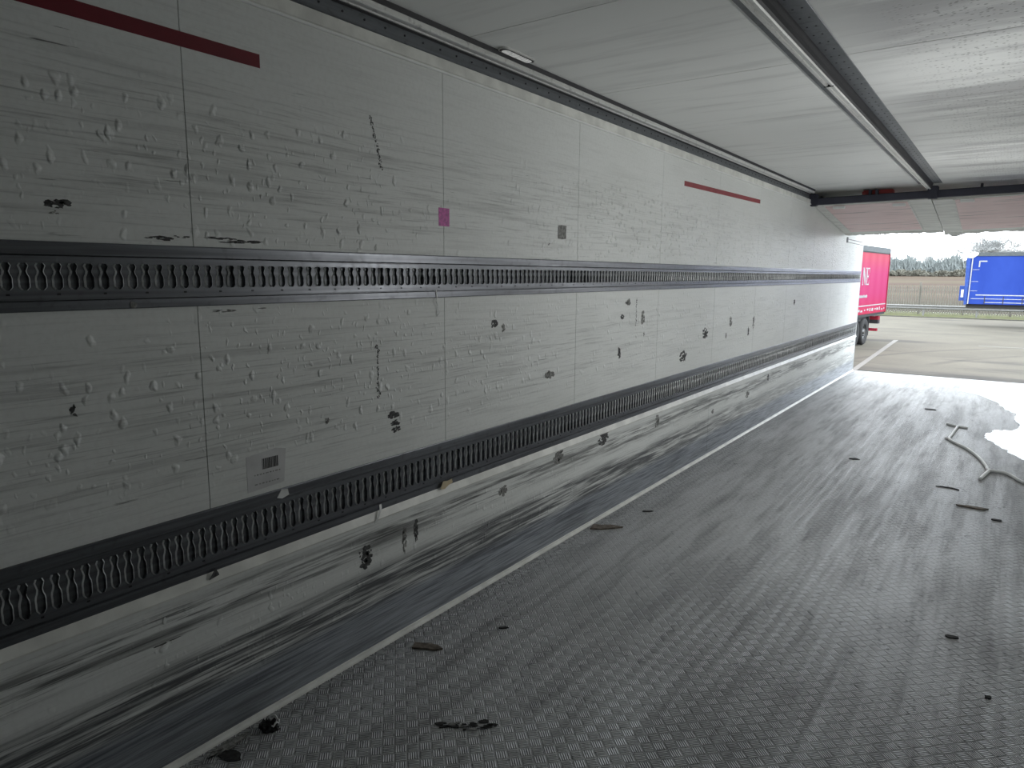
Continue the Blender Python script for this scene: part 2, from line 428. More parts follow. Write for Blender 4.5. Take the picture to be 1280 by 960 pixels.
    def build(s, name, m=None, parent=None, smooth=False, fix=True):
        me = bpy.data.meshes.new(name); me.from_pydata(s.v, [], s.f)
        for q in ([m] if m is not None and not s.mats else s.mats): me.materials.append(q)
        if s.mats and m is not None and len(s.mats) == 0: me.materials.append(m)
        for p, k, q in zip(me.polygons, s.mi, s.sm):
            p.material_index = min(k, max(0, len(me.materials) - 1)); p.use_smooth = smooth or q
        if fix:
            bm = bmesh.new(); bm.from_mesh(me); bmesh.ops.recalc_face_normals(bm, faces=bm.faces); bm.to_mesh(me); bm.free()
        me.update()
        o = bpy.data.objects.new(name, me); COL.objects.link(o)
        if parent is not None:
            o.parent = parent
            o.location = -parent.location if parent.type == 'EMPTY' and parent.get('_abs') else (0, 0, 0)
        return o

def tag(o, label=None, cat=None, group=None, kind=None):
    if label: o['label'] = label
    if cat: o['category'] = cat
    if group: o['group'] = group
    if kind: o['kind'] = kind
    return o
def empty(name, loc=(0, 0, 0), rz=0.0):                  # parts are built in the empty's own axes
    o = bpy.data.objects.new(name, None); o.empty_display_size = .1
    o.location = loc; o.rotation_euler = (0, 0, rz); COL.objects.link(o); return o
def copy_tree(o, parent=None):
    c = o.copy(); COL.objects.link(c)
    if parent is not None: c.parent = parent
    for ch in [q for q in bpy.data.objects if q.parent == o]: copy_tree(ch, c)
    return c
def blob(rx, ry, n=14, jit=.3, rnd=random):
    out = []
    for i in range(n):
        a = 2 * math.pi * i / n; q = 1 + rnd.uniform(-jit, jit)
        out.append((math.cos(a) * rx * q, math.sin(a) * ry * q))
    return out
def wallframe(y, z, x=0.0, tilt=0.0):                    # plane of the left wall, a = +y, b = +z
    return ((x, y, z), (0, math.cos(tilt), math.sin(tilt)), (0, -math.sin(tilt), math.cos(tilt)), (1, 0, 0))

# ------------------------------------------------------------------ the trailer box
Y0, Y1, H, W = -1.3, 12.7, 2.565, 2.46
G = -1.15
SE = [.025 + 1.155 * i for i in range(-1, 12)]           # panel joints, 1.155 m apart

def side_wall():
    mb = MB()
    for z0, z1, xo, mt in ((1.648, 2.410, 0.0, M['wall']), (.815, 1.467, 0.0, M['wall']), (.0, .600, 0.0, M['wall_low'])):
        ys = [Y0] + [q for q in SE if Y0 < q < Y1] + [Y1]
        if z0 == 0.0: ys = [Y0, 5.80, Y1]
        for a, b in zip(ys, ys[1:]):
            g = .0016
            mb.box((-.03, a + g, z0), (xo, b - g, z1), mt)
    mb.box((-.09, Y0, 0), (-.03, Y1, 2.58), M['groove'])
    return mb
w = side_wall().build('wall_left'); tag(w, kind='structure')
mb = MB(); mb.prof([(-.03, 2.405), (.004, 2.404), (.012, 2.408), (.011, 2.413), (.004, 2.419), (.004, 2.462), (-.03, 2.462)], Y0, Y1)
tag(mb.build('trim_1', M['cream']), kind='structure')
tag(MB().box((.0, Y0, 2.4035), (.014, Y1, 2.4105), bev=.002).build('trim_7', M['clip']), kind='structure')  # bright strip paints the light caught along the ledge
mb = MB(); mb.prof([(0, .606), (.004, .604), (.016, .572), (.014, .566), (0, .564)], Y0, Y1)
tag(mb.build('trim_2', M['cream']), kind='structure')
mb = MB(); mb.prof([(0, 0), (0, .020), (.005, .020), (.008, .012), (.016, .006), (.018, 0)], Y0, Y1)
tag(mb.build('baseboard_left', M['cream']), kind='structure')
mb = MB()
for a, b in zip([Y0] + [q for q in SE if Y0 < q < Y1] + [Y1], [q for q in SE if Y0 < q < Y1] + [Y1]):
    mb.box((W, a + .0016, 0), (W + .03, b - .0016, 2.58), M['wall'])
mb.box((W + .03, Y0, 0), (W + .09, Y1, 2.58), M['groove'])
tag(mb.build('wall_right'), kind='structure')
tag(MB().box((-.09, Y0 - .08, 0), (W + .09, Y0, 2.58), M['cream']).build('wall_front'), kind='structure')
tag(MB().box((-.09, Y0 - .08, -.12), (W + .09, Y1, 0), M['floor']).build('floor'), kind='structure')
mb = MB()
cs = [Y0] + [2.44 + 1.155 * i for i in range(-3, 9)] + [Y1]
for a, b in zip(cs, cs[1:]): mb.box((-.09, a + .003, H), (W + .09, b - .003, H + .03), M['ceil'])
mb.box((-.09, Y0, H + .03), (W + .09, Y1, H + .10), M['groove'])
tag(mb.build('ceiling'), kind='structure')
mb = MB(); mb.box((-.10, Y1, -.12), (-.005, Y1 + .09, 2.66), bev=.006)
mb.box((W + .005, Y1, -.12), (W + .10, Y1 + .09, 2.66), bev=.006)
mb.box((-.005, Y1, 2.47), (W + .005, Y1 + .09, 2.66), bev=.006)
tag(mb.build('trim_3', M['greypost']), kind='structure')
tag(MB().box((-.005, Y1, -.12), (W + .005, Y1 + .05, -.004), bev=.003).build('trim_4', M['alu']), kind='structure')
# latch slot and strip on the wall by the rear opening
mb = MB(); mb.box((0, 11.30, 2.055), (.006, 11.40, 2.135), M['dark'])
mb.box((0, 11.40, 2.105), (.004, 12.66, 2.112), M['dark']); mb.box((0, 11.40, 2.06), (.004, 12.66, 2.066), M['dark'])
tag(mb.build('trim_5'), kind='structure')

# ------------------------------------------------------------------ lashing rails
def lashing_rail(zb, zt, label, seed):
    rnd = random.Random(seed)
    t = empty('lashing_rail', (0, Y0, zb)); tag(t, label, 'rail')
    L = Y1 - .02 - Y0; hgt = zt - zb
    fl = .034
    # local axes: y from 0 to L, z from 0 to hgt
    mb = MB(); mb.prof([(-.03, hgt), (.005, hgt), (.006, hgt - .004), (.006, hgt - fl), (.002, hgt - fl - .002), (-.010, hgt - fl - .006), (-.03, hgt - fl - .006)], 0, L)
    mb.build('upper_flange', M['rail'], t)
    mb = MB(); mb.prof([(-.03, 0), (.005, 0), (.006, .003), (.006, fl - .008), (.002, fl - .006), (-.012, fl - .004), (-.03, fl - .004)], 0, L)
    mb.build('lower_flange', M['rail'], t)
    p = .0385; z0, z1 = fl + .022, hgt - fl - .022
    NR = 10; pr = []
    for j in range(NR + 1):
        q = j / NR
        # narrow throat high up, wide in the middle, drawn in again below
        wv = .215 + .075 * math.sin(2 * math.pi * (q * 1.25 - .12)) + .03 * math.sin(2 * math.pi * q * 2.6)
        if j in (0, NR): wv *= .55
        pr.append((z0 + (z1 - z0) * q, wv * p))
    n_ = int(L / p)
    mb = MB()
    X = .0
    mb.quad((X, 0, fl), (X, L, fl), (X, L, z0), (X, 0, z0), M['rail'])
    mb.quad((X, 0, z1), (X, L, z1), (X, L, hgt - fl - .008), (X, 0, hgt - fl - .008), M['rail'])
    rows = []
    for i in range(n_):
        yc = (i + .5) * p
        amp = 1.0
        if i * p > 3.0 and rnd.random() < .22: amp = rnd.uniform(.7, 1.45)
        lip = .0042 + rnd.uniform(-.0008, .0010) + (rnd.uniform(0, .004) if rnd.random() < .08 else 0)
        rows.append((yc, amp, lip))
    for i in range(n_ - 1):
        ya, aa, la = rows[i]; yb, ab, lb = rows[i + 1]
        vs = []
        for z, wv in pr:
            e0 = ya + wv * aa; e1 = yb - wv * ab
            vs += [(-.0034, e0 - .0014, z), (la, e0 + .0002, z), (X, e0 + .0036, z), (X, e1 - .0036, z), (lb, e1 - .0002, z), (-.0034, e1 + .0014, z)]
        fs = []
        for j in range(NR):
            for k_ in (0, 2, 4):
                a = j * 6 + k_
                fs.append((a, a + 1, a + 7, a + 6))
        mb.add(vs, fs, M['rail_slot'])
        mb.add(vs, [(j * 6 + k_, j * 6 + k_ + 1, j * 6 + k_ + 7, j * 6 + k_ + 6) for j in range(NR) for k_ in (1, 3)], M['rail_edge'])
    for i in range(0, n_, 3):
        y = (i + .5) * p
        mb.box((X, y - .004, fl + .008), (X + .0012, y + .004, fl + .013), M['dark'])
    mb.build('slotted_plate', None, t, fix=False)
    mb = MB(); mb.box((-.03, 0, fl - .006), (-.0036, L, hgt - fl + .0)); mb.build('back_channel', M['rail_slot'], t)
    return t
lashing_rail(1.467, 1.648, 'upper grey metal slotted lashing rail running along the middle of the white wall', 3)
lashing_rail(.626 - .022, .815, 'lower grey metal slotted lashing rail running just above the scuffed bottom wall panel', 5)

# ------------------------------------------------------------------ rails on the ceiling
t = empty('ceiling_edge_rail', (0, Y0, 2.46)); tag(t, 'long aluminium rail with dark perforated strip in the corner of wall and ceiling', 'rail')
L = 8.86 - Y0
mb = MB(); mb.prof([(-.02, .002), (.006, .002), (.004, .008), (.0, .056), (-.02, .056)], 0, L, M['steel'])
i = 0; y = .05
while y < L:
    mb.cyl((.0035, y, .034), (1, 0, 0), .0042, .003, M['black'], 8); y += .105
mb.build('perforated_strip', None, t)
mb = MB(); mb.prof([(0, .066), (.012, .064), (.016, .069), (.030, .069), (.034, .064), (.052, .064), (.056, .068), (.056, .094), (.062, .104), (0, .104)], 0, L, M['alu'])
mb.build('slide_rail', None, t)
mb = MB(); mb.prof([(.0562, .086), (.059, .086), (.064, .1045), (.0560, .1045)], 0, L); mb.build('painted_shade_lip', M['black'], t)  # black sheet paints the shaded right face of the edge rail
mb = MB(); mb.box((-.02, 0, .056), (.0005, L, .066)); mb.build('shadow_gap_strip', M['black'], t)

t = empty('ceiling_centre_rail', (1.22, Y0, H)); tag(t, 'aluminium rail with holed flange along the middle of the grey ceiling', 'rail')
L = 8.88 - Y0
mb = MB(); mb.prof([(-.11, -.004), (-.11, 0), (-.03, 0), (-.03, -.004), (-.07, -.004), (-.073, -.008), (-.080, -.008), (-.083, -.004)], 0, L, M['steel'])
mb.build('left_flange', None, t)
mb = MB(); mb.prof([(.022, 0), (.110, 0), (.112, -.003), (.110, -.005), (.022, -.005)], 0, L, M['steel'])
y = .04
while y < L:
    for dx in (.048, .082): mb.cyl((dx, y, -.0055), (0, 0, 1), .0045, .002, M['black'], 8)
    y += .115
mb.build('holed_flange', None, t)
mb = MB(); mb.prof([(-.034, 0), (-.034, -.058), (-.030, -.066), (-.020, -.066), (-.018, -.058), (-.006, -.058), (-.004, -.066), (.006, -.066), (.010, -.060), (.014, -.050), (.016, -.030), (.022, -.012), (.022, 0)], 0, L, M['alu'])
mb.build('slide_rail', None, t)
mb = MB(); mb.prof([(.0112, -.0602), (.0152, -.050), (.0172, -.030), (.0232, -.0125), (.0232, -.005), (.027, -.005), (.0262, -.014), (.0202, -.032), (.0182, -.052)], 0, L)
mb.build('painted_shade_lip', M['black'], t)  # black skin puts the shade on the centre rail's right side
mb = MB(); mb.box((-.036, 5.15, -.0685), (.008, 5.156, -.056)); mb.build('rail_joint', M['black'], t)

# lamp
def stadium(l, wd, k=8):
    r = wd / 2; o = []
    for i in range(k + 1): a = -math.pi / 2 + math.pi * i / k; o.append((r * math.sin(a), l / 2 - r + r * math.cos(a)))
    for i in range(k + 1): a = math.pi / 2 + math.pi * i / k; o.append((r * math.sin(a), -l / 2 + r + r * math.cos(a)))
    return o
def oval_lamp(name, loc, label, power, lens, on_wall=False):
    t = empty(name, loc); tag(t, label, 'lamp')
    if on_wall: t.rotation_euler = (0, R(90), 0)
    fr_ = ((0, 0, 0), (1, 0, 0), (0, 1, 0), (0, 0, -1))
    MB().plate(stadium(.255, .052), fr_, .008).build('rim', M['alu'], t)
    MB().plate(stadium(.245, .042), fr_, .0095).build('gasket', M['black'], t)
    MB().plate(stadium(.215, .034), fr_, .012).build('lens', lens, t)
    if power:
        ld = bpy.data.lights.new('fill_light', 'AREA'); ld.shape = 'RECTANGLE'; ld.size = .034; ld.size_y = .215
        ld.energy = power; ld.color = (.985, 1.0, .985); ld.spread = R(180)
        lo = bpy.data.objects.new('fill_light', ld); COL.objects.link(lo); lo.parent = t; lo.location = (0, 0, -.014)
oval_lamp('ceiling_lamp', (.095, 2.745, H), 'small slim oval lamp with pale lens on the ceiling beside the left edge rail', 0, M['lens'])
FILL_POWER = 10.2  # fill lamps added on the unseen right wall to brighten the interior
oval_lamp('added_fill_lamp', (W, 4.1, 1.62), 'added oval fill lamp on the unseen right wall, the nearer of the two', FILL_POWER, M['lens_fill'], True)
oval_lamp('added_fill_lamp', (W, 7.0, 1.62), 'added oval fill lamp on the unseen right wall, the one closer to the crossbar', FILL_POWER, M['lens_fill'], True)

# ------------------------------------------------------------------ cross carriage and stowed bulkhead
t = empty('cross_carriage', (1.23, 8.97, 2.45)); tag(t, 'dark blue grey steel crossbar under the ceiling at the top of the raised bulkhead', 'crossbar')
tl = .018 / 1.2
mb = MB(); mb.add([(x, y, z + tl * x) for x in (-1.225, 1.225) for y in (-.03, .03) for z in (-.035, .035)],
    [(0, 1, 3, 2), (4, 6, 7, 5), (0, 4, 5, 1), (2, 3, 7, 6), (0, 2, 6, 4), (1, 5, 7, 3)]); mb.build('beam', M['header'], t)
mb = MB(); mb.add([(x, y, z + tl * x) for x in (-1.2, 1.2) for y in (.10, .13) for z in (.030, .058)],
    [(0, 1, 3, 2), (4, 6, 7, 5), (0, 4, 5, 1), (2, 3, 7, 6), (0, 2, 6, 4), (1, 5, 7, 3)]); mb.build('rear_bar', M['header'], t)
mb = MB(); mb.add([(x, y, z + tl * x) for x in (-1.15, 1.15) for y in (.045, .05) for z in (.028, .041)],
    [(0, 1, 3, 2), (4, 6, 7, 5), (0, 4, 5, 1), (2, 3, 7, 6), (0, 2, 6, 4), (1, 5, 7, 3)]); mb.build('light_strip', M['alu'], t)
for x in (-1.21, 0.015, 1.20):
    mb = MB(); mb.box((x - .05, -.05, -.045 + tl * x), (x + .05, .05, .09 + tl * x), bev=.008); mb.build('carriage_block', M['header'], t)
for x in (-.62, -.55, .45, .9):
    mb = MB(); mb.box((x - .012, .07, .035), (x + .012, .16, .10)); mb.build('bracket', M['header'], t)
mb = MB(); mb.box((.50, 9.22, 2.505), (.83, 9.34, H - .001), bev=.012)
tag(mb.build('red_strap_roll', M['redplastic']), 'faded red roll tucked between the ceiling and the dark crossbar', 'strap')

def bulkhead(x0, x1, z_end, label, bl, br, seed):
    rnd = random.Random(seed)
    t = empty('bulkhead_panel', (x0, 9.062, 2.398)); tag(t, label, 'bulkhead')
    wd = x1 - x0; ln = 2.06; dz = z_end - 2.405
    ea, eb = Vector((1, 0, 0)), Vector((0, ln, dz)).normalized(); nn = ea.cross(eb)    # nn points up
    LL = math.hypot(ln, dz)
    lift = .014 if x0 < 1 else .03
    def P(a, b, h): return Vector((0, 0, lift * a / wd)) + ea * a + eb * b + nn * h
    def slab(mb, a0, a1, b0, b1, h0, h1, m=None):
        mb.add([P(a, b, h) for a in (a0, a1) for b in (b0, b1) for h in (h0, h1)], [(0, 1, 3, 2), (4, 6, 7, 5), (0, 4, 5, 1), (2, 3, 7, 6), (0, 2, 6, 4), (1, 5, 7, 3)], m)
    mb = MB(); slab(mb, 0, wd, 0, LL - .05, .0, .06); mb.build('core', M['greyliner'], t)
    mb = MB(); slab(mb, bl, wd - br, .05, LL - .22, -.004, .0); mb.build('pink_liner', M['pinkish'], t)
    for a in (bl, wd - br):
        mb = MB(); slab(mb, a - .008, a + .008, .02, LL - .06, -.008, .0); mb.build('seam_strip', M['greyliner'], t)
    # worn rubber seal along the free end
    mb = MB(); k = 26
    lo, hi = [], []
    for i in range(k + 1):
        a = wd * i / k; s_ = rnd.uniform(-.006, .010)
        if x0 > 1: s_ += .035 * math.exp(-((a - .12) / .07) ** 2)
        hi.append(P(a, LL - .06, -.004)); lo.append(P(a, LL + rnd.uniform(-.01, .02), -.010 - s_))
    for i in range(k):
        up = nn * .03
        mb.add([hi[i], hi[i + 1], lo[i + 1], lo[i], hi[i] + up, hi[i + 1] + up, lo[i + 1] + up, lo[i] + up],
               [(0, 1, 2, 3), (4, 7, 6, 5), (3, 2, 6, 7), (0, 4, 5, 1)])
    mb.build('edge_seal', M['greyliner'], t)
    return t, P
t, P = bulkhead(.012, 1.222, 2.165, 'raised bulkhead panel with pinkish liner, left one touching the white wall', .10, .22, 1)
for x in (.28, .91):
    q = MB().box((x - .065 - .012, .03, -.040), (x + .065 - .012, .08, -.012), bev=.004).build('hinge_clip', M['clip'], t)
mb = MB(); mb.tube([P(.78, 2.06, -.01), P(.80, 2.08, -.05), P(.77, 2.09, -.06), P(.74, 2.07, -.03)], .004); mb.build('torn_thread', M['dark'], t); mb = MB()
mb.tube([P(.38, 2.05, -.01), P(.40, 2.08, -.03), P(.44, 2.07, -.03), P(.46, 2.05, -.01)], .004); mb.build('torn_thread', M['dark'], t)
t, P = bulkhead(1.238, 2.44, 2.15, 'raised bulkhead panel with pinkish liner, right one beyond the centre gap', .20, .10, 2)
for x in (1.56, 2.15):
    MB().box((x - .065 - 1.238, .03, -.028), (x + .065 - 1.238, .08, .0), bev=.004).build('hinge_clip', M['clip'], t)

# ------------------------------------------------------------------ things stuck on the wall
def sticker(name, y0, z0, y1, z1, mat, label, cat, th=.0008, x=0.0, slant=0.0):
    mb = MB(); mb.plate([(0, 0), (y1 - y0, slant), (y1 - y0, z1 - z0 + slant), (0, z1 - z0)], wallframe(y0, z0, x), th)
    return tag(mb.build(name, mat), label, cat)
sticker('red_tape', .30, 2.221, 1.445, 2.263, M['red_tape'], 'dark red tape strip high on the wall at the left edge of the photo', 'tape')
sticker('red_tape', 5.03, 2.222, 6.93, 2.258, M['red_tape_faded'], 'faded red tape strip high on the wall near the far end', 'tape', slant=.028)
sticker('pink_sticker', 2.302, 1.775, 2.372, 1.852, M['pink'], 'small torn pink sticker on a wall joint above the upper lashing rail', 'sticker')
def scuffpatch(pts, y, z, mat, name='scuff_mark', x=0.0003, tilt=0.0, parent=None):
    # a worn mark: many small flecks spread inside the outline's own extent
    rq = random.Random(int(y * 1000) + int(z * 777))
    a0, a1 = min(p[0] for p in pts), max(p[0] for p in pts); b0, b1 = min(p[1] for p in pts), max(p[1] for p in pts)
    ca, cb, ra, rb = (a0 + a1) / 2, (b0 + b1) / 2, (a1 - a0) / 2, (b1 - b0) / 2
    nn_ = max(5, min(34, int((ra * rb) / 1.2e-5)))
    mb = MB()
    for i in range(nn_):
        q = rq.random() ** .6; an = rq.uniform(0, 2 * math.pi)
        ca_, cb_ = ca + ra * q * math.cos(an), cb + rb * q * math.sin(an)
        f_ = rq.uniform(.10, .42)
        ea_, eb_ = min(max(ra * f_, .0022), .016), min(max(rb * f_, .0016), .010)
        mb.plate([(ca_ + u_, cb_ + v_) for u_, v_ in blob(ea_, eb_, 7, .45, rq)], wallframe(y, z, x + .00005 * (i % 6), tilt), .0004)
    o = mb.build(name, mat, w); o['kind'] = 'stuff'; return o
# residue square of a removed sticker
rr = random.Random(21)
mb = MB(); mb.plate([(0, 0), (.045, -.002), (.088, .002), (.086, .040), (.089, .072), (.04, .074), (.002, .071), (-.002, .03)], wallframe(3.275, 1.763, .0003), .0005)
mb.build('residue_patch', M['scuff_grey'], w)
t = empty('barcode_label', (0.0, 1.335, .838)); tag(t, 'worn white paper label with a black barcode, above the lower lashing rail', 'label')
mb = MB(); mb.plate([(-.018, -.008), (.128, 0), (.140, .118), (.100, .128), (-.018, .118)], ((0, 0, 0), (0, 1, 0), (0, 0, 1), (1, 0, 0)), .0008); mb.build('paper', M['paper'], t)
mb = MB(); a = .042
while a < .105:
    wd = rr.choice((.0018, .0032, .0046)); mb.plate([(a, .062), (a + wd, .062), (a + wd, .100), (a, .100)], ((.0008, 0, 0), (0, 1, 0), (0, 0, 1), (1, 0, 0)), .0004); a += wd + rr.choice((.0014, .0022))
mb.build('barcode', M['ink'], t)
mb = MB()
for b in (.045, .012):
    a = .01
    while a < .11:
        wd = rr.uniform(.004, .012); mb.plate([(a, b), (a + wd, b), (a + wd, b + .004), (a, b + .004)], ((.0008, 0, 0), (0, 1, 0), (0, 0, 1), (1, 0, 0)), .0003); a += wd + .005
mb.build('small_print', M['scuff_grey'], t)['kind'] = 'stuff'

def jag(ln, wd, n=12, rnd=rr):
    top = [(ln * i / n, wd * .5 * rnd.uniform(.15, 1)) for i in range(n + 1)]
    bot = [(ln * i / n, -wd * .5 * rnd.uniform(.15, 1)) for i in range(n, -1, -1)]
    return top + bot
scuffpatch(blob(.026, .011, 12, .3, rr), .815, 1.745, M['scuff'])
scuffpatch(blob(.016, .004, 10, .4, rr), .80, 1.722, M['scuff_grey'])
scuffpatch(jag(.08, .012), 1.035, 1.668, M['scuff']); scuffpatch(jag(.05, .006), 1.12, 1.676, M['scuff'])
scuffpatch(jag(.10, .007), 1.22, 1.676, M['scuff']); scuffpatch(jag(.12, .010), 1.30, 1.669, M['scuff'])
scuffpatch(jag(.10, .005), 1.26, 1.665, M['scuff'])
scuffpatch(blob(.008, .016, 10, .4, rr), .806, 1.196, M['scuff'], tilt=.4)
scuffpatch(jag(.08, .008), 1.31 - .08, 1.45, M['scuff_grey']); scuffpatch(jag(.05, .006), 1.38, 1.452, M['scuff_grey'])
for (y, za, zb_, nn_) in ((1.92, 2.155, 1.975, 16), (1.925, 1.285, 1.075, 18), (4.29, 1.40, 1.235, 12)):
    for i in range(nn_):
        q = i / (nn_ - 1)
        scuffpatch(blob(.004 + .004 * rr.random(), .007 + .005 * rr.random(), 8, .4, rr), y + .05 * q * (za > 2) + rr.uniform(-.006, .006), za + (zb_ - za) * q, M['scuff'], 'chip_mark')
for (y, z, a, b) in ((4.17, 1.395, .030, .018), (4.40, 1.28, .022, .04), (4.08, 1.30, .02, .012), (3.22, 1.02, .035, .02), (4.42, 1.17, .012, .014), (4.05, 1.06, .02, .03), (2.70, 1.33, .02, .012), (2.78, 1.30, .012, .02), (5.62, 1.08, .05, .04), (6.25, 1.16, .03, .04), (6.15, 1.03, .012, .03), (6.95, 1.11, .03, .05), (8.5, 1.26, .025, .03), (5.15, .94, .05, .04), (6.8, 1.03, .02, .05), (2.0, .985, .03, .012), (2.02, .955, .02, .010), (2.02, .925, .022, .012), (1.66, 1.02, .012, .01), (3.18, 1.73, .012, .006)):
    scuffpatch(blob(a, b, 11, .45, rr), y, z, rr.choice((M['scuff'], M['scuff_grey'])))
sl = .0003
for (y, z, a, b) in ((2.36, .598, .035, .012), (2.78, .485, .035, .028), (3.32, .545, .04, .03), (3.87, .545, .05, .04), (4.7, .52, .03, .035), (6.9, .42, .05, .03), (7.6, .5, .03, .03), (5.9, .40, .03, .02), (2.06, .45, .012, .05), (2.13, .46, .010, .04)):
    scuffpatch(blob(a, b, 11, .45, rr), y, z - .02, rr.choice((M['scuff'], M['scuff_grey'])), x=sl)
scuffpatch([(0, 0), (.062, .028), (.078, .055), (.055, .083), (.012, .066)], 1.79, .385, M['scuff'], x=sl)
scuffpatch(jag(.08, .006), .965, .427, M['scuff'], x=sl)
def chip(name, label, cat, pts, frame, th, mat):
    mb = MB(); mb.plate(pts, frame, th); return tag(mb.build(name, mat), label, cat)
def strip3(name, label, cat, pts, wd, mat, xoff=.0):
    mb = MB()
    for (a, b) in zip(pts, pts[1:]):
        mb.add([(a[0], a[1] - wd, a[2]), (a[0], a[1] + wd, a[2]), (b[0], b[1] + wd, b[2]), (b[0], b[1] - wd, b[2]),
                (a[0] + .001, a[1] - wd, a[2]), (a[0] + .001, a[1] + wd, a[2]), (b[0] + .001, b[1] + wd, b[2]), (b[0] + .001, b[1] - wd, b[2])],
               [(0, 1, 2, 3), (4, 7, 6, 5), (0, 3, 7, 4), (1, 5, 6, 2)])
    return tag(mb.build(name, mat), label, cat)
strip3('tape_scrap', 'thin white strip of film hanging below the lower lashing rail', 'tape', [(.007, 1.915, .628), (.014, 1.910, .612), (.020, 1.890, .585), (.019, 1.875, .562)], .006, M['foil'])
strip3('tape_scrap', 'curled thread of white film hanging below the upper lashing rail', 'tape', [(.007, 2.273, 1.50), (.008, 2.276, 1.468), (.012, 2.268, 1.45), (.006, 2.285, 1.43), (.010, 2.290, 1.405), (.006, 2.280, 1.385)], .003, M['foil'])
chip('tape_scrap', 'torn pale yellow tape scrap on the edge under the lower lashing rail', 'tape', [(0, 0), (.03, -.006), (.055, .006), (.085, .012), (.08, .03), (.05, .028), (.02, .032)], wallframe(2.275, .602, .017), .002, M['yellow'])
chip('tape_scrap', 'small white film scrap stuck on top of the lower lashing rail', 'tape', [(0, 0), (.02, -.008), (.05, 0), (.045, .022), (.02, .026)], wallframe(1.425, .787, .0065), .002, M['foil'])
chip('tape_scrap', 'small round pale spot stuck under the upper lashing rail at the left', 'tape', blob(.010, .009, 10, .2, rr), wallframe(.985, 1.478, .0065), .001, M['scuff_grey'])
chip('tape_scrap', 'dark pointed tape scrap on the cream ledge below the lower rail', 'tape', [(0, 0), (.035, .006), (.032, .016), (.022, .034), (.016, .022)], wallframe(1.150, .585, .017), .0015, M['scuff'])
chip('tape_scrap', 'tiny white flake on the lower wall panel at the left', 'tape', [(0, 0), (.006, -.008), (.012, .004), (.008, .018), (.002, .014)], wallframe(1.0, .495, .001), .001, M['foil'])

# ------------------------------------------------------------------ on the floor
def floor_chip(x, y, pts, rz, th, mat, label, name='wood_splinter', cat='debris', lift=.0):
    fr = ((0, 0, 0), (math.cos(rz), math.sin(rz), 0), (-math.sin(rz), math.cos(rz), 0), (0, 0, 1))
    O = Vector((x, y, .0012 + lift)); mb = MB(); th = min(th, .005) if name == 'rubber_chip' else th; pts = [(a * .8, b * .8) for a, b in pts] if name == 'rubber_chip' else pts; mb.plate(pts, (O, fr[1], fr[2], fr[3]), th)
    return tag(mb.build(name, mat), label, cat)
fv_ = R(35)
floor_chip(.115, 1.985, [(0, -.022), (.05, -.018), (.10, -.020), (.13, -.004), (.10, .018), (.06, .022), (0, .020)], R(25), .008, M['wood'], 'flat wooden splinter on the tread plate, nearest the camera beside the wall')
floor_chip(.03, 3.66, [(0, -.035), (.07, -.042), (.14, -.026), (.21, .0), (.14, .034), (.08, .03), (.03, .04)], R(35), .008, M['wood'], 'long flat wooden splinter lying against the floor edge midway along the wall')
floor_chip(.05, 3.665, [(0, -.01), (.04, -.012), (.055, .006), (.02, .014)], R(30), .004, M['foil'], 'pale scrap under the long splinter at the wall edge', 'film_scrap')
floor_chip(.335, 2.335, blob(.026, .010, 10, .3, rr), R(35), .006, M['dirt'], 'small black chip alone on the tread plate left of centre', 'rubber_chip')
floor_chip(1.07, 6.47, blob(.05, .03, 10, .4, rr), R(30), .012, M['dirt'], 'small black lump on the far floor left of the white cord', 'rubber_chip')
floor_chip(1.79, 5.98, [(-.09, 0), (-.04, .03), (.05, .03), (.10, 0), (.10, -.02), (.03, .008), (-.04, .005)], R(0), .012, M['dirt'], 'dark curved chip on the floor just below the white cord', 'rubber_chip')
floor_chip(1.97, 5.56, blob(.09, .022, 10, .3, rr), R(0), .008, M['wood'], 'brownish sliver on the floor at the right below the white cord', 'wood_splinter')
floor_chip(2.11, 5.36, blob(.032, .022, 9, .4, rr), R(0), .01, M['dirt'], 'black chip near the right edge below the brownish sliver', 'rubber_chip')
floor_chip(1.98, 3.44, blob(.034, .016, 9, .4, rr), R(15), .006, M['dirt'], 'black chip on the right foreground floor', 'rubber_chip')
floor_chip(2.12, 3.00, blob(.018, .012, 9, .4, rr), R(35), .005, M['dirt'], 'tiny black chip at the right foreground close to the photo edge', 'rubber_chip')
floor_chip(.20, 4.15, blob(.05, .014, 9, .4, rr), R(40), .005, M['dirt'], 'black streaky chip near the wall beyond the long splinter', 'rubber_chip')
floor_chip(.098, 1.135, blob(.045, .026, 16, .12, rr), R(10), .0012, M['dirt'], 'flat black oval spot on the floor in the bottom left corner', 'rubber_disc')
floor_chip(1.40, 9.5, blob(.07, .05, 9, .4, rr), R(0), .01, M['dirt'], 'small dark lump on the pale far floor near the doorway', 'rubber_chip')
# torn residue
mb = MB(); ea, eb = Vector((math.cos(R(35)), math.sin(R(35)), 0)), Vector((-math.sin(R(35)), math.cos(R(35)), 0))
for i in range(26):
    a, b = rr.uniform(-.10, .10), rr.gauss(0, .012)
    mb.plate(blob(rr.uniform(.006, .022), rr.uniform(.003, .009), 8, .4, rr), (Vector((.63, 1.715, .0012 + .0004 * (i % 5))) + ea * a + eb * b, ea, eb, (0, 0, 1)), .002, rr.choice((M['dirt'], M['dirt'], M['scuff_grey'])))
tag(mb.build('torn_tape_residue'), 'ragged dark and grey torn tape residue stuck on the tread plate in the foreground', 'debris')
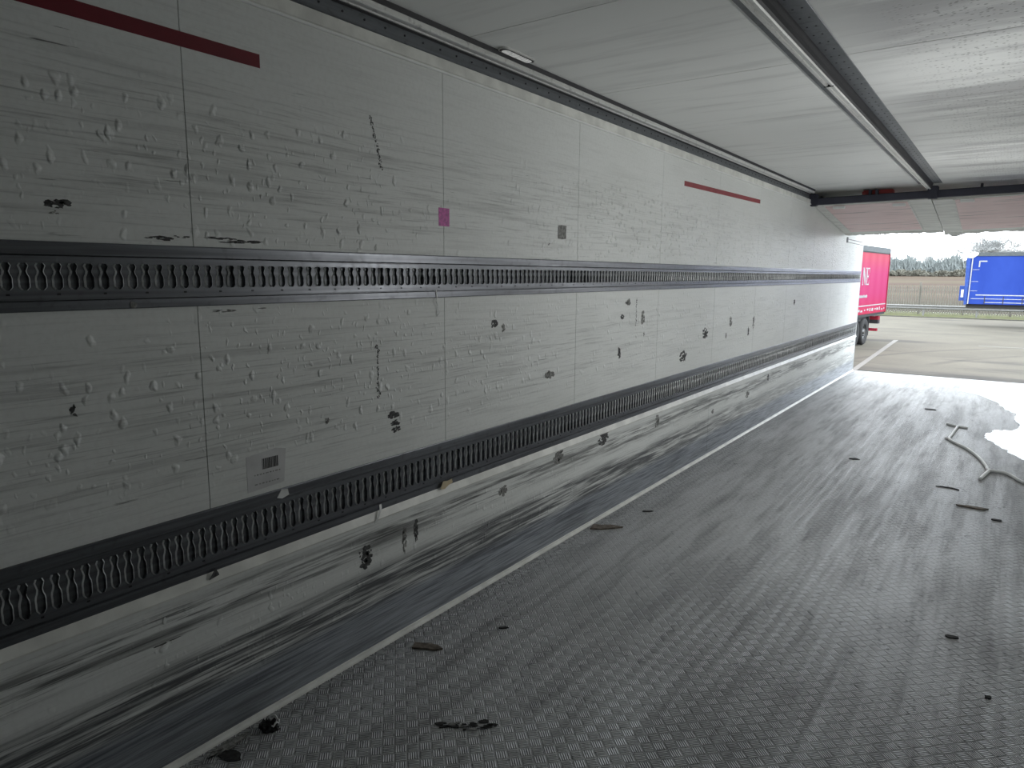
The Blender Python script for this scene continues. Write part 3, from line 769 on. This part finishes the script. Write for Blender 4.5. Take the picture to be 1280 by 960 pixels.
# crumpled film
def crumple(name, x, y, r, seed, label, mat, ry=None, h=.04):
    rnd = random.Random(seed); bm = bmesh.new(); bmesh.ops.create_icosphere(bm, subdivisions=3, radius=1)
    for v_ in bm.verts:
        q = rnd.uniform(.55, 1.2); v_.co = Vector((v_.co.x * r * q, v_.co.y * (ry or r) * q, max(0, v_.co.z) * h * q))
        v_.co += Vector((x, y, .002))
    me = bpy.data.meshes.new(name); bm.to_mesh(me); bm.free(); me.materials.append(mat)
    o = bpy.data.objects.new(name, me); COL.objects.link(o); return tag(o, label, 'debris')
crumple('crumpled_film', .085, 1.295, .035, 4, 'crumpled dark plastic film with pale edges against the floor edge, lower left', M['dirt'], .03, .035)
mb = MB(); pts = [(.085 + .03 * math.cos(a) + rr.uniform(-.004, .004), 1.300 + .028 * math.sin(a), .022 + rr.uniform(-.006, .008)) for a in [R(q) for q in range(-30, 150, 15)]]
mb.tube(pts, [.002 + .002 * rr.random() for _ in pts], M['foil'], 6); 
tag(mb.build('film_scrap'), 'thin pale torn film curled over the crumpled dark plastic', 'debris')
crumple('film_scrap', .052, 1.155, .022, 9, 'thin torn film strip lying along the floor edge in the bottom left corner', M['scuff_grey'], .075, .010)
# white cord
def smooth(P, n=8):
    P = [Vector(p) for p in P]; out = []
    for i in range(len(P) - 1):
        p0, p1, p2, p3 = P[max(i - 1, 0)], P[i], P[i + 1], P[min(i + 2, len(P) - 1)]
        for k_ in range(n):
            t_ = k_ / n
            out.append(.5 * ((2 * p1) + (p2 - p0) * t_ + (2 * p0 - 5 * p1 + 4 * p2 - p3) * t_ ** 2 + (3 * p1 - p0 - 3 * p2 + p3) * t_ ** 3))
    out.append(P[-1]); return out
mb = MB()
mb.tube(smooth([(1.62, 8.62, .010), (1.70, 8.55, .010), (1.81, 8.50, .012)]), .012)
mb.tube(smooth([(1.72, 8.54, .012), (1.70, 8.1, .011), (1.69, 7.81, .012), (1.77, 7.62, .012), (1.86, 7.44, .012), (1.95, 7.15, .012), (2.01, 6.86, .012), (2.03, 6.70, .014), (2.08, 6.70, .014), (2.16, 6.68, .012), (2.26, 6.47, .011), (2.38, 6.40, .011)]), .0135)
mb.tube(smooth([(2.04, 6.72, .012), (2.02, 6.60, .012), (1.985, 6.38, .010)]), .014)
mb.tube(smooth([(1.70, 7.80, .012), (1.66, 7.84, .012)]), .012)
tag(mb.build('white_cord', M['cord']), 'frayed white cord snaking across the tread plate floor at the right', 'cord')
# standing water
pud = [(2.42, 12.55), (1.95, 12.50), (1.72, 11.9), (1.55, 11.35), (1.74, 11.20), (1.98, 10.7), (2.12, 10.1), (2.22, 9.75), (2.20, 9.35), (2.26, 9.0), (2.20, 8.72), (2.05, 8.62), (1.97, 8.30), (2.00, 8.05), (2.12, 7.72), (2.24, 7.40), (2.42, 7.20)]
mb = MB(); sp = smooth([(x, y, 0) for x, y in pud], 5)
sp = [(p.x + rr.uniform(-.02, .02), p.y + rr.uniform(-.03, .03)) for p in sp]
mb.plate(sp, ((0, 0, .0004), (1, 0, 0), (0, 1, 0), (0, 0, 1)), .0016)
tag(mb.build('puddle', M['water'], fix=True), 'shallow puddle reflecting the sky on the floor by the open rear right side', 'puddle', kind='stuff')

# ------------------------------------------------------------------ outdoors
mb = MB(); mb.box((-60, -20, G - .3), (60, 53.6, G)); tag(mb.build('ground', M['asphalt']), kind='structure')
mb = MB(); mb.box((-80, 53.6, G - .3), (60, 53.85, G + .05)); tag(mb.build('trim_6', M['kerb']), kind='structure')
mb = MB(); mb.box((-80, 53.85, G - .3), (60, 62, G - .001)); tag(mb.build('grass_verge', M['grass']), 'mossy green grass strip under the guard rail behind the asphalt', 'grass', kind='stuff')
mb = MB(); mb.quad((-220, 62, G), (160, 62, G), (160, 225, 1.75), (-220, 225, 1.75)); mb.quad((-220, 225, 1.75), (160, 225, 1.75), (160, 420, 2.0), (-220, 420, 2.0))
tag(mb.build('ground_1', M['field']), kind='structure')
mb = MB(); mb.add([(-1.86, 33.6, G), (-1.70, 33.8, G), (-1.40, 22.0, G), (-1.56, 22.0, G), (-1.86, 33.6, G + .004), (-1.70, 33.8, G + .004), (-1.40, 22.0, G + .004), (-1.56, 22.0, G + .004)],
                  [(0, 3, 2, 1), (4, 5, 6, 7), (0, 1, 5, 4), (1, 2, 6, 5), (2, 3, 7, 6), (3, 0, 4, 7)])
tag(mb.build('parking_line', M['line']), 'white painted parking bay line on the asphalt beside the red trailer', 'line')
mb = MB(); mb.box((1.2, 33.0, G), (3.2, 33.12, G + .004)); tag(mb.build('parking_line', M['line']), 'faint short white painted line on the asphalt in the open yard', 'line')

# guard rail
t = empty('guard_rail', (0, 56, G)); tag(t, 'long galvanised guard rail between the asphalt and the palisade fence', 'guard rail')
prof = [(0, .45), (.035, .47), (.06, .50), (.06, .54), (.02, .57), (.0, .60), (.02, .63), (.06, .66), (.06, .70), (.035, .73), (0, .75)]
vs = []; xa, xb = -22, 14
pts = [(-d, z + .0) for d, z in prof]
mb = MB(); k = len(pts)
mb.add([(xa, y, z) for y, z in pts] + [(xb, y, z) for y, z in pts], [(i, i + 1, i + 1 + k, i + k) for i in range(k - 1)])
mb.build('beam', M['galv'], t)
for i in range(12):
    x = xa + .6 + i * 3.1; MB().box((x - .05, .005, .0), (x + .05, .12, .72), bev=.006).build('post', M['galv'], t)
# palisade fence
t = empty('palisade_fence', (0, 58.5, G)); tag(t, 'weathered palisade fence of pointed upright pales behind the guard rail', 'fence')
mb = MB(); x = -24.0; i = 0
while x < 12:
    if abs((x + 24) % 2.75) > .12 or True:
        w2 = .035; zt = 2.10 + .02 * math.sin(i * 1.7)
        mb.add([(x - w2, 0, .05), (x, -.025, .05), (x + w2, 0, .05), (x - w2, 0, zt - .10), (x, -.025, zt), (x + w2, 0, zt - .10),
                (x - w2, .006, .05), (x, -.019, .05), (x + w2, .006, .05), (x - w2, .006, zt - .10), (x, -.019, zt), (x + w2, .006, zt - .10)],
               [(0, 1, 4, 3), (1, 2, 5, 4), (6, 9, 10, 7), (7, 10, 11, 8), (0, 3, 9, 6), (2, 8, 11, 5), (3, 4, 10, 9), (4, 5, 11, 10)])
    x += .155; i += 1
tag(mb.build('pales', M['pale'], t), kind='stuff')
for z in (.45, 1.72): MB().box((-24, .01, z), (12, .05, z + .05)).build('rail', M['pale'], t)
for i in range(13):
    x = -23.5 + i * 2.75 + .9; MB().box((x - .06, .06, 0), (x + .06, .16, 2.3), bev=.008).build('post', M['pale'], t)

# ------------------------------------------------------------------ trailers outside
def wheel(parent, name, x, y, z, r, side=1):
    mb = MB(); mb.ring((x, y, z), (side, 0, 0), [(.30 * r / .52, .0), (.44 * r / .52, .02), (r - .03, .015), (r, -.03), (r, -.26), (r - .03, -.30), (.30, -.30)], M['tyre'])
    o = mb.build(name, None, parent, smooth=True)
    mb = MB(); mb.ring((x, y, z), (side, 0, 0), [(.30, .0), (.30, -.05), (.22, -.10), (.12, -.06), (.10, .01), (.0001, .015)], M['rim'])
    for k_ in range(8):
        a = 2 * math.pi * k_ / 8; mb.cyl((x + side * -.07, y + .235 * math.cos(a), z + .235 * math.sin(a)), (side, 0, 0), .022, .05, M['dark'], 10)
    q = mb.build('rim', None, o); return o
# red trailer: local axes  +x = out of the visible side, -y = forward (towards us), origin at the rear bottom corner on the ground
a5 = R(-5)
t = empty('red_trailer', (-2.27, 33.47, G), a5); tag(t, 'red curtain side trailer parked beyond the rear opening, lettered NE in white', 'trailer')
b0 = 1.22; LT = 13.4
MB().box((-2.5, -LT, b0), (0, 0, 3.62), bev=.02).build('curtain_body', M['red'], t)
mb = MB(); mb.box((-2.53, -LT - .02, 3.62), (.03, .05, 3.87), bev=.03); mb.build('roof', M['roofgrey'], t)
mb = MB(); mb.box((-.03, -.06, b0 - .02), (.025, .03, 3.66), bev=.01); mb.build('rear_post', M['redpaint'], t)
mb = MB(); mb.box((.0, -LT, b0 + .32), (.006, -.1, b0 + .36)); mb.build('white_stripe', M['white_mark'], t)
mb = MB(); rr2 = random.Random(3); y = -.2
while y > -6:
    l = rr2.uniform(.08, .3); mb.box((.0, y - l, b0 + .10 + rr2.uniform(0, .05)), (.006, y, b0 + .16 + rr2.uniform(0, .08))); y -= l + rr2.uniform(.08, .25)
tag(mb.build('skirt_marks', M['white_mark'], t), kind='stuff')
mb = MB(); mb.box((-.02, -LT, b0 - .10), (-.3, 0, b0 - .002)); mb.build('side_rave', M['dark'], t)
def letter(mb, strokes, y0, z0, wd, hg):     # strokes in a unit box, reading direction = towards the rear (+y)
    for poly in strokes:
        mb.plate([(a * wd, b * hg) for a, b in poly], ((.003, y0, z0), (0, 1, 0), (0, 0, 1), (1, 0, 0)), .004)
NN = [[(0.0, 0), (.30, 0), (.30, .04), (.22, .06), (.22, .94), (.0, 1), (.0, .96), (.07, .94), (.07, .06), (.0, .04)],
      [(.0, 1), (.34, 1), (.90, .24), (.90, .0), (.74, .0), (.10, .93), (.0, .96)],
      [(.72, 1), (1, 1), (1, .96), (.90, .94), (.90, .0), (.82, .0), (.82, .94), (.72, .96)]]
EE = [[(0, 0), (.38, 0), (.32, .05), (.32, .95), (.38, 1), (0, 1), (0, .95), (.08, .94), (.08, .06), (0, .05)],
      [(.3, .93), (.92, .93), (.96, .72), (1, .72), (1, 1), (.3, 1)], [(.3, 0), (1, 0), (1, .28), (.96, .28), (.90, .07), (.3, .07)],
      [(.3, .46), (.66, .46), (.70, .36), (.74, .36), (.74, .66), (.70, .66), (.66, .54), (.3, .54)]]
mb = MB(); letter(mb, NN, -4.02, 2.37, .50, .66); letter(mb, EE, -3.47, 2.37, .42, .66); mb.build('lettering', M['white_mark'], t)
mb = MB(); y = -4.3
while y < -3.12:
    l = rr2.uniform(.03, .07); mb.box((.0, y, 1.88), (.006, y + l, 1.88 + rr2.choice((.09, .11)))); y += l + .025
mb.build('small_lettering', M['white_mark'], t)
for s_ in (3.0, 4.31, 5.62): wheel(t, 'wheel', -.02, -s_, .53, .52)
mb = MB(); mb.box((-.36, -2.42, .35), (-.02, -2.38, 1.12)); mb.build('mudguard_flap', M['dark'], t)
mb = MB(); mb.box((-2.4, -6.3, .95), (-.12, -2.4, 1.14)); mb.build('chassis', M['dark'], t)
mb = MB(); mb.box((-2.3, -.85, .90), (-.05, -.55, 1.05), M['redpaint']); mb.box((-2.3, -.85, .74), (-.05, -.55, .90), M['dark']); mb.build('rear_light_bar', None, t)
mb = MB(); mb.box((-2.3, -.80, .42), (-.08, -.66, .54)); mb.build('underrun_bar', M['redpaint'], t)
for x in (-1.7, -.8): MB().box((x - .04, -.78, .5), (x + .04, -.7, .95)).build('bar_bracket', M['dark'], t)

# blue trailer: side faces us, runs to the right
t = empty('blue_trailer', (0.0, 45, G), R(.5)); tag(t, 'blue curtain side trailer parked in front of the fence with a white corner mark', 'trailer')
LB = 13.6
MB().box((.12, 0, 1.25), (LB, 2.5, 3.80), bev=.02).build('curtain_body', M['blue'], t)
MB().prof([(0, 0)], 0, 0) if False else None
mb = MB(); mb.plate([(.0, 1.22), (.12, 1.22), (.12, 3.72), (-.08, 3.72)], ((0, -.02, 0), (1, 0, 0), (0, 0, 1), (0, 1, 0)), 2.54); mb.build('front_wall', M['blue_trim'], t)
mb = MB(); mb.plate([(.16, 1.26), (.21, 1.26), (.23, 3.70), (.18, 3.70)], ((0, -.03, 0), (1, 0, 0), (0, 0, 1), (0, 1, 0)), .03); mb.build('corner_strip', M['white_mark'], t)
mb = MB(); mb.plate([(.42, 3.80), (LB, 3.80), (LB, 3.99), (.42, 3.99), (.30, 3.86)], ((0, -.03, 0), (1, 0, 0), (0, 0, 1), (0, 1, 0)), 2.56); mb.build('roof', M['roofgrey'], t)
mb = MB(); mb.plate([(-.05, 3.72), (.22, 3.70), (.44, 3.88), (.44, 3.98), (.05, 3.98)], ((0, -.035, 0), (1, 0, 0), (0, 0, 1), (0, 1, 0)), 2.57); mb.build('white_corner_cap', M['foil'], t)
mb = MB(); mb.box((.50, -.006, 3.50), (.86, .002, 3.56)); mb.box((.50, -.006, 3.22), (.56, .002, 3.50)); mb.build('corner_mark', M['white_mark'], t)
mb = MB(); mb.box((.5, -.006, 1.72), (LB, .002, 1.77)); mb.build('white_stripe', M['white_mark'], t)
mb = MB(); mb.box((.3, -.008, 1.53), (LB, .002, 1.56)); mb.box((.9, -.008, 1.34), (LB, .002, 1.375))
mb.build('skirt_strip', M['white_mark'], t)
for i in range(16):
    x = .92 + i * .82; MB().box((x - .02, -.012, 1.27), (x + .02, .002, 1.68)).build('buckle_strap', M['dark'], t)
for z in (1.95, 2.45, 3.08): MB().box((.24, -.006, z), (.55, .002, z + .02)).build('crease_mark', M['white_mark'], t)
mb = MB(); mb.box((-.26, .3, 1.42), (.0, 1.2, 2.22), M['blue_trim']); mb.box((-.18, .29, 1.60), (-.06, .3, 2.02), M['foil']); mb.build('front_hatch', None, t)
MB().box((.1, .3, 1.05), (LB, 2.2, 1.249)).build('chassis', M['dark'], t)
for y in (.35, 1.95): MB().box((3.6, y, 0), (3.75, y + .15, 1.1)).build('landing_leg', M['dark'], t)
for s_ in (9.4, 10.7, 12.0):
    mb = MB(); mb.ring((s_, .12, .53), (0, -1, 0), [(.30, .0), (.44, .02), (.49, .015), (.52, -.03), (.52, -.26), (.49, -.30), (.30, -.30)], M['tyre'])
    o = mb.build('wheel', None, t, smooth=True)
    MB().ring((s_, .12, .53), (0, -1, 0), [(.30, .0), (.30, -.05), (.22, -.10), (.12, -.06), (.10, .01), (.0001, .015)], M['rim']).build('rim', None, o)

# ------------------------------------------------------------------ trees and hedge
def twiggy(name, height, spread, seed, levels=5, r0=.16, mat='bark', trunk=.25, kids=4, thin=.62, wide=None):
    rnd = random.Random(seed); mb = MB()
    def seg(p, q, ra, rb):
        d = (q - p).normalized(); t_ = d.orthogonal().normalized(); b_ = d.cross(t_)
        vs = [c + (t_ * math.cos(R(120 * i)) + b_ * math.sin(R(120 * i))) * r_ for c, r_ in ((p, ra), (q, rb)) for i in range(3)]
        mb.add(vs, [(0, 1, 4, 3), (1, 2, 5, 4), (2, 0, 3, 5)])
    def grow(p, d, ln, r_, lv):
        q = p + d * ln; seg(p, q, r_, r_ * .65)
        if lv == 0: return
        for k_ in range(kids if lv > 1 else kids + 1):
            s_ = rnd.uniform(.45, 1.0); base_ = p + d * ln * s_
            nd = (d + Vector((rnd.uniform(-1, 1) * spread, rnd.uniform(-1, 1) * spread, rnd.uniform(-.25, .55)))).normalized()
            grow(base_, nd, ln * rnd.uniform(.55, .85), max(r_ * thin, .022), lv - 1)
    grow(Vector((0, 0, -.2)), Vector((rnd.uniform(-.05, .05), 0, 1)).normalized(), height * trunk, r0, levels)
    zt = max(v_[2] for v_ in mb.v); k_ = height / zt
    xs_ = sorted(abs(v_[0]) for v_ in mb.v); kx = k_ if wide is None else wide / xs_[int(len(xs_) * .97)]
    mb.v = [(v_[0] * kx, v_[1] * kx, v_[2] * k_) for v_ in mb.v]
    return mb.build(name, M[mat], fix=False)
def fz(y): return G + (y - 62) / 163 * (1.75 - G) if y < 225 else 1.75
o = twiggy('bare_tree', 12.2, .72, 5, 5, .16, trunk=.27, kids=5, wide=6.4); o.location = (-3.6, 236, fz(236)); tag(o, 'tall bare winter tree rising behind the roof of the blue trailer', 'tree')
o = twiggy('bare_tree', 9.0, .75, 8, 5, .15, trunk=.26, kids=5, wide=5.0); o.location = (2.6, 254, fz(254)); tag(o, 'lower bare tree right of the tallest tree behind the blue trailer', 'tree')
specs = [(-17.0, 236, 6.4, 11, 'bare tree with upright branches above the thicket, midway between the two trailers'),
         (-14.2, 238, 5.9, 12, 'slender bare tree just left of the blue trailer'),
         (-23.4, 238, 4.8, 13, 'pale bare tree standing closest to the red trailer'),
         (-20.4, 252, 6.2, 14, 'short pale bare tree left of the middle of the thicket')]
for x, y, h_, sd, lb in specs:
    o = twiggy('bare_tree', h_, .55, sd, 5, .12, trunk=.3); o.location = (x, y, fz(y)); tag(o, lb, 'tree')
# clipped thicket and hedge: twig clumps nobody could count
def clump(name, x0, x1, y0, y1, hmin, hmax, cnt, seed, mat, tw=.12, top=None):
    rnd = random.Random(seed); mb = MB()
    for i in range(cnt):
        x = rnd.uniform(x0, x1); y = rnd.uniform(y0, y1); zb_ = fz(y)
        prof_ = .5 + .5 * math.sin(x * .9 + seed) * math.sin(x * .37 + 1.3 * seed)
        hh = (hmin + (hmax - hmin) * prof_) * rnd.uniform(.55, 1.0)
        p = Vector((x, y, zb_ + hh * rnd.random() * .6)); q = p + Vector((rnd.uniform(-.8, .8), rnd.uniform(-.5, .5), hh * .4))
        mid = (p + q) / 2 + Vector((rnd.uniform(-.2, .2), 0, 0))
        mb.add([p + Vector((-tw, 0, 0)), p + Vector((tw, 0, 0)), mid + Vector((tw, .1, 0)), mid + Vector((-tw, -.1, 0)), q + Vector((.03, 0, 0)), q + Vector((-.03, 0, 0))], [(0, 1, 2, 3), (3, 2, 4, 5)])
    return mb.build(name, M[mat], fix=False)
tag(clump('thicket', -34, -3.6, 217, 223, 4.0, 6.8, 4200, 2, 'thicket', .16), 'grey leafless thicket along the far edge of the field', 'thicket', kind='stuff')
tag(clump('hedge', -34, 16, 212, 216, 1.3, 2.4, 3400, 6, 'hedge', .18), 'low brownish hedge in front of the grey thicket across the field', 'hedge', kind='stuff')
tag(clump('thicket', -2.2, 16, 217, 223, 2.5, 4.0, 1500, 4, 'thicket', .16), 'grey thicket behind the blue trailer under the tall tree', 'thicket', kind='stuff')
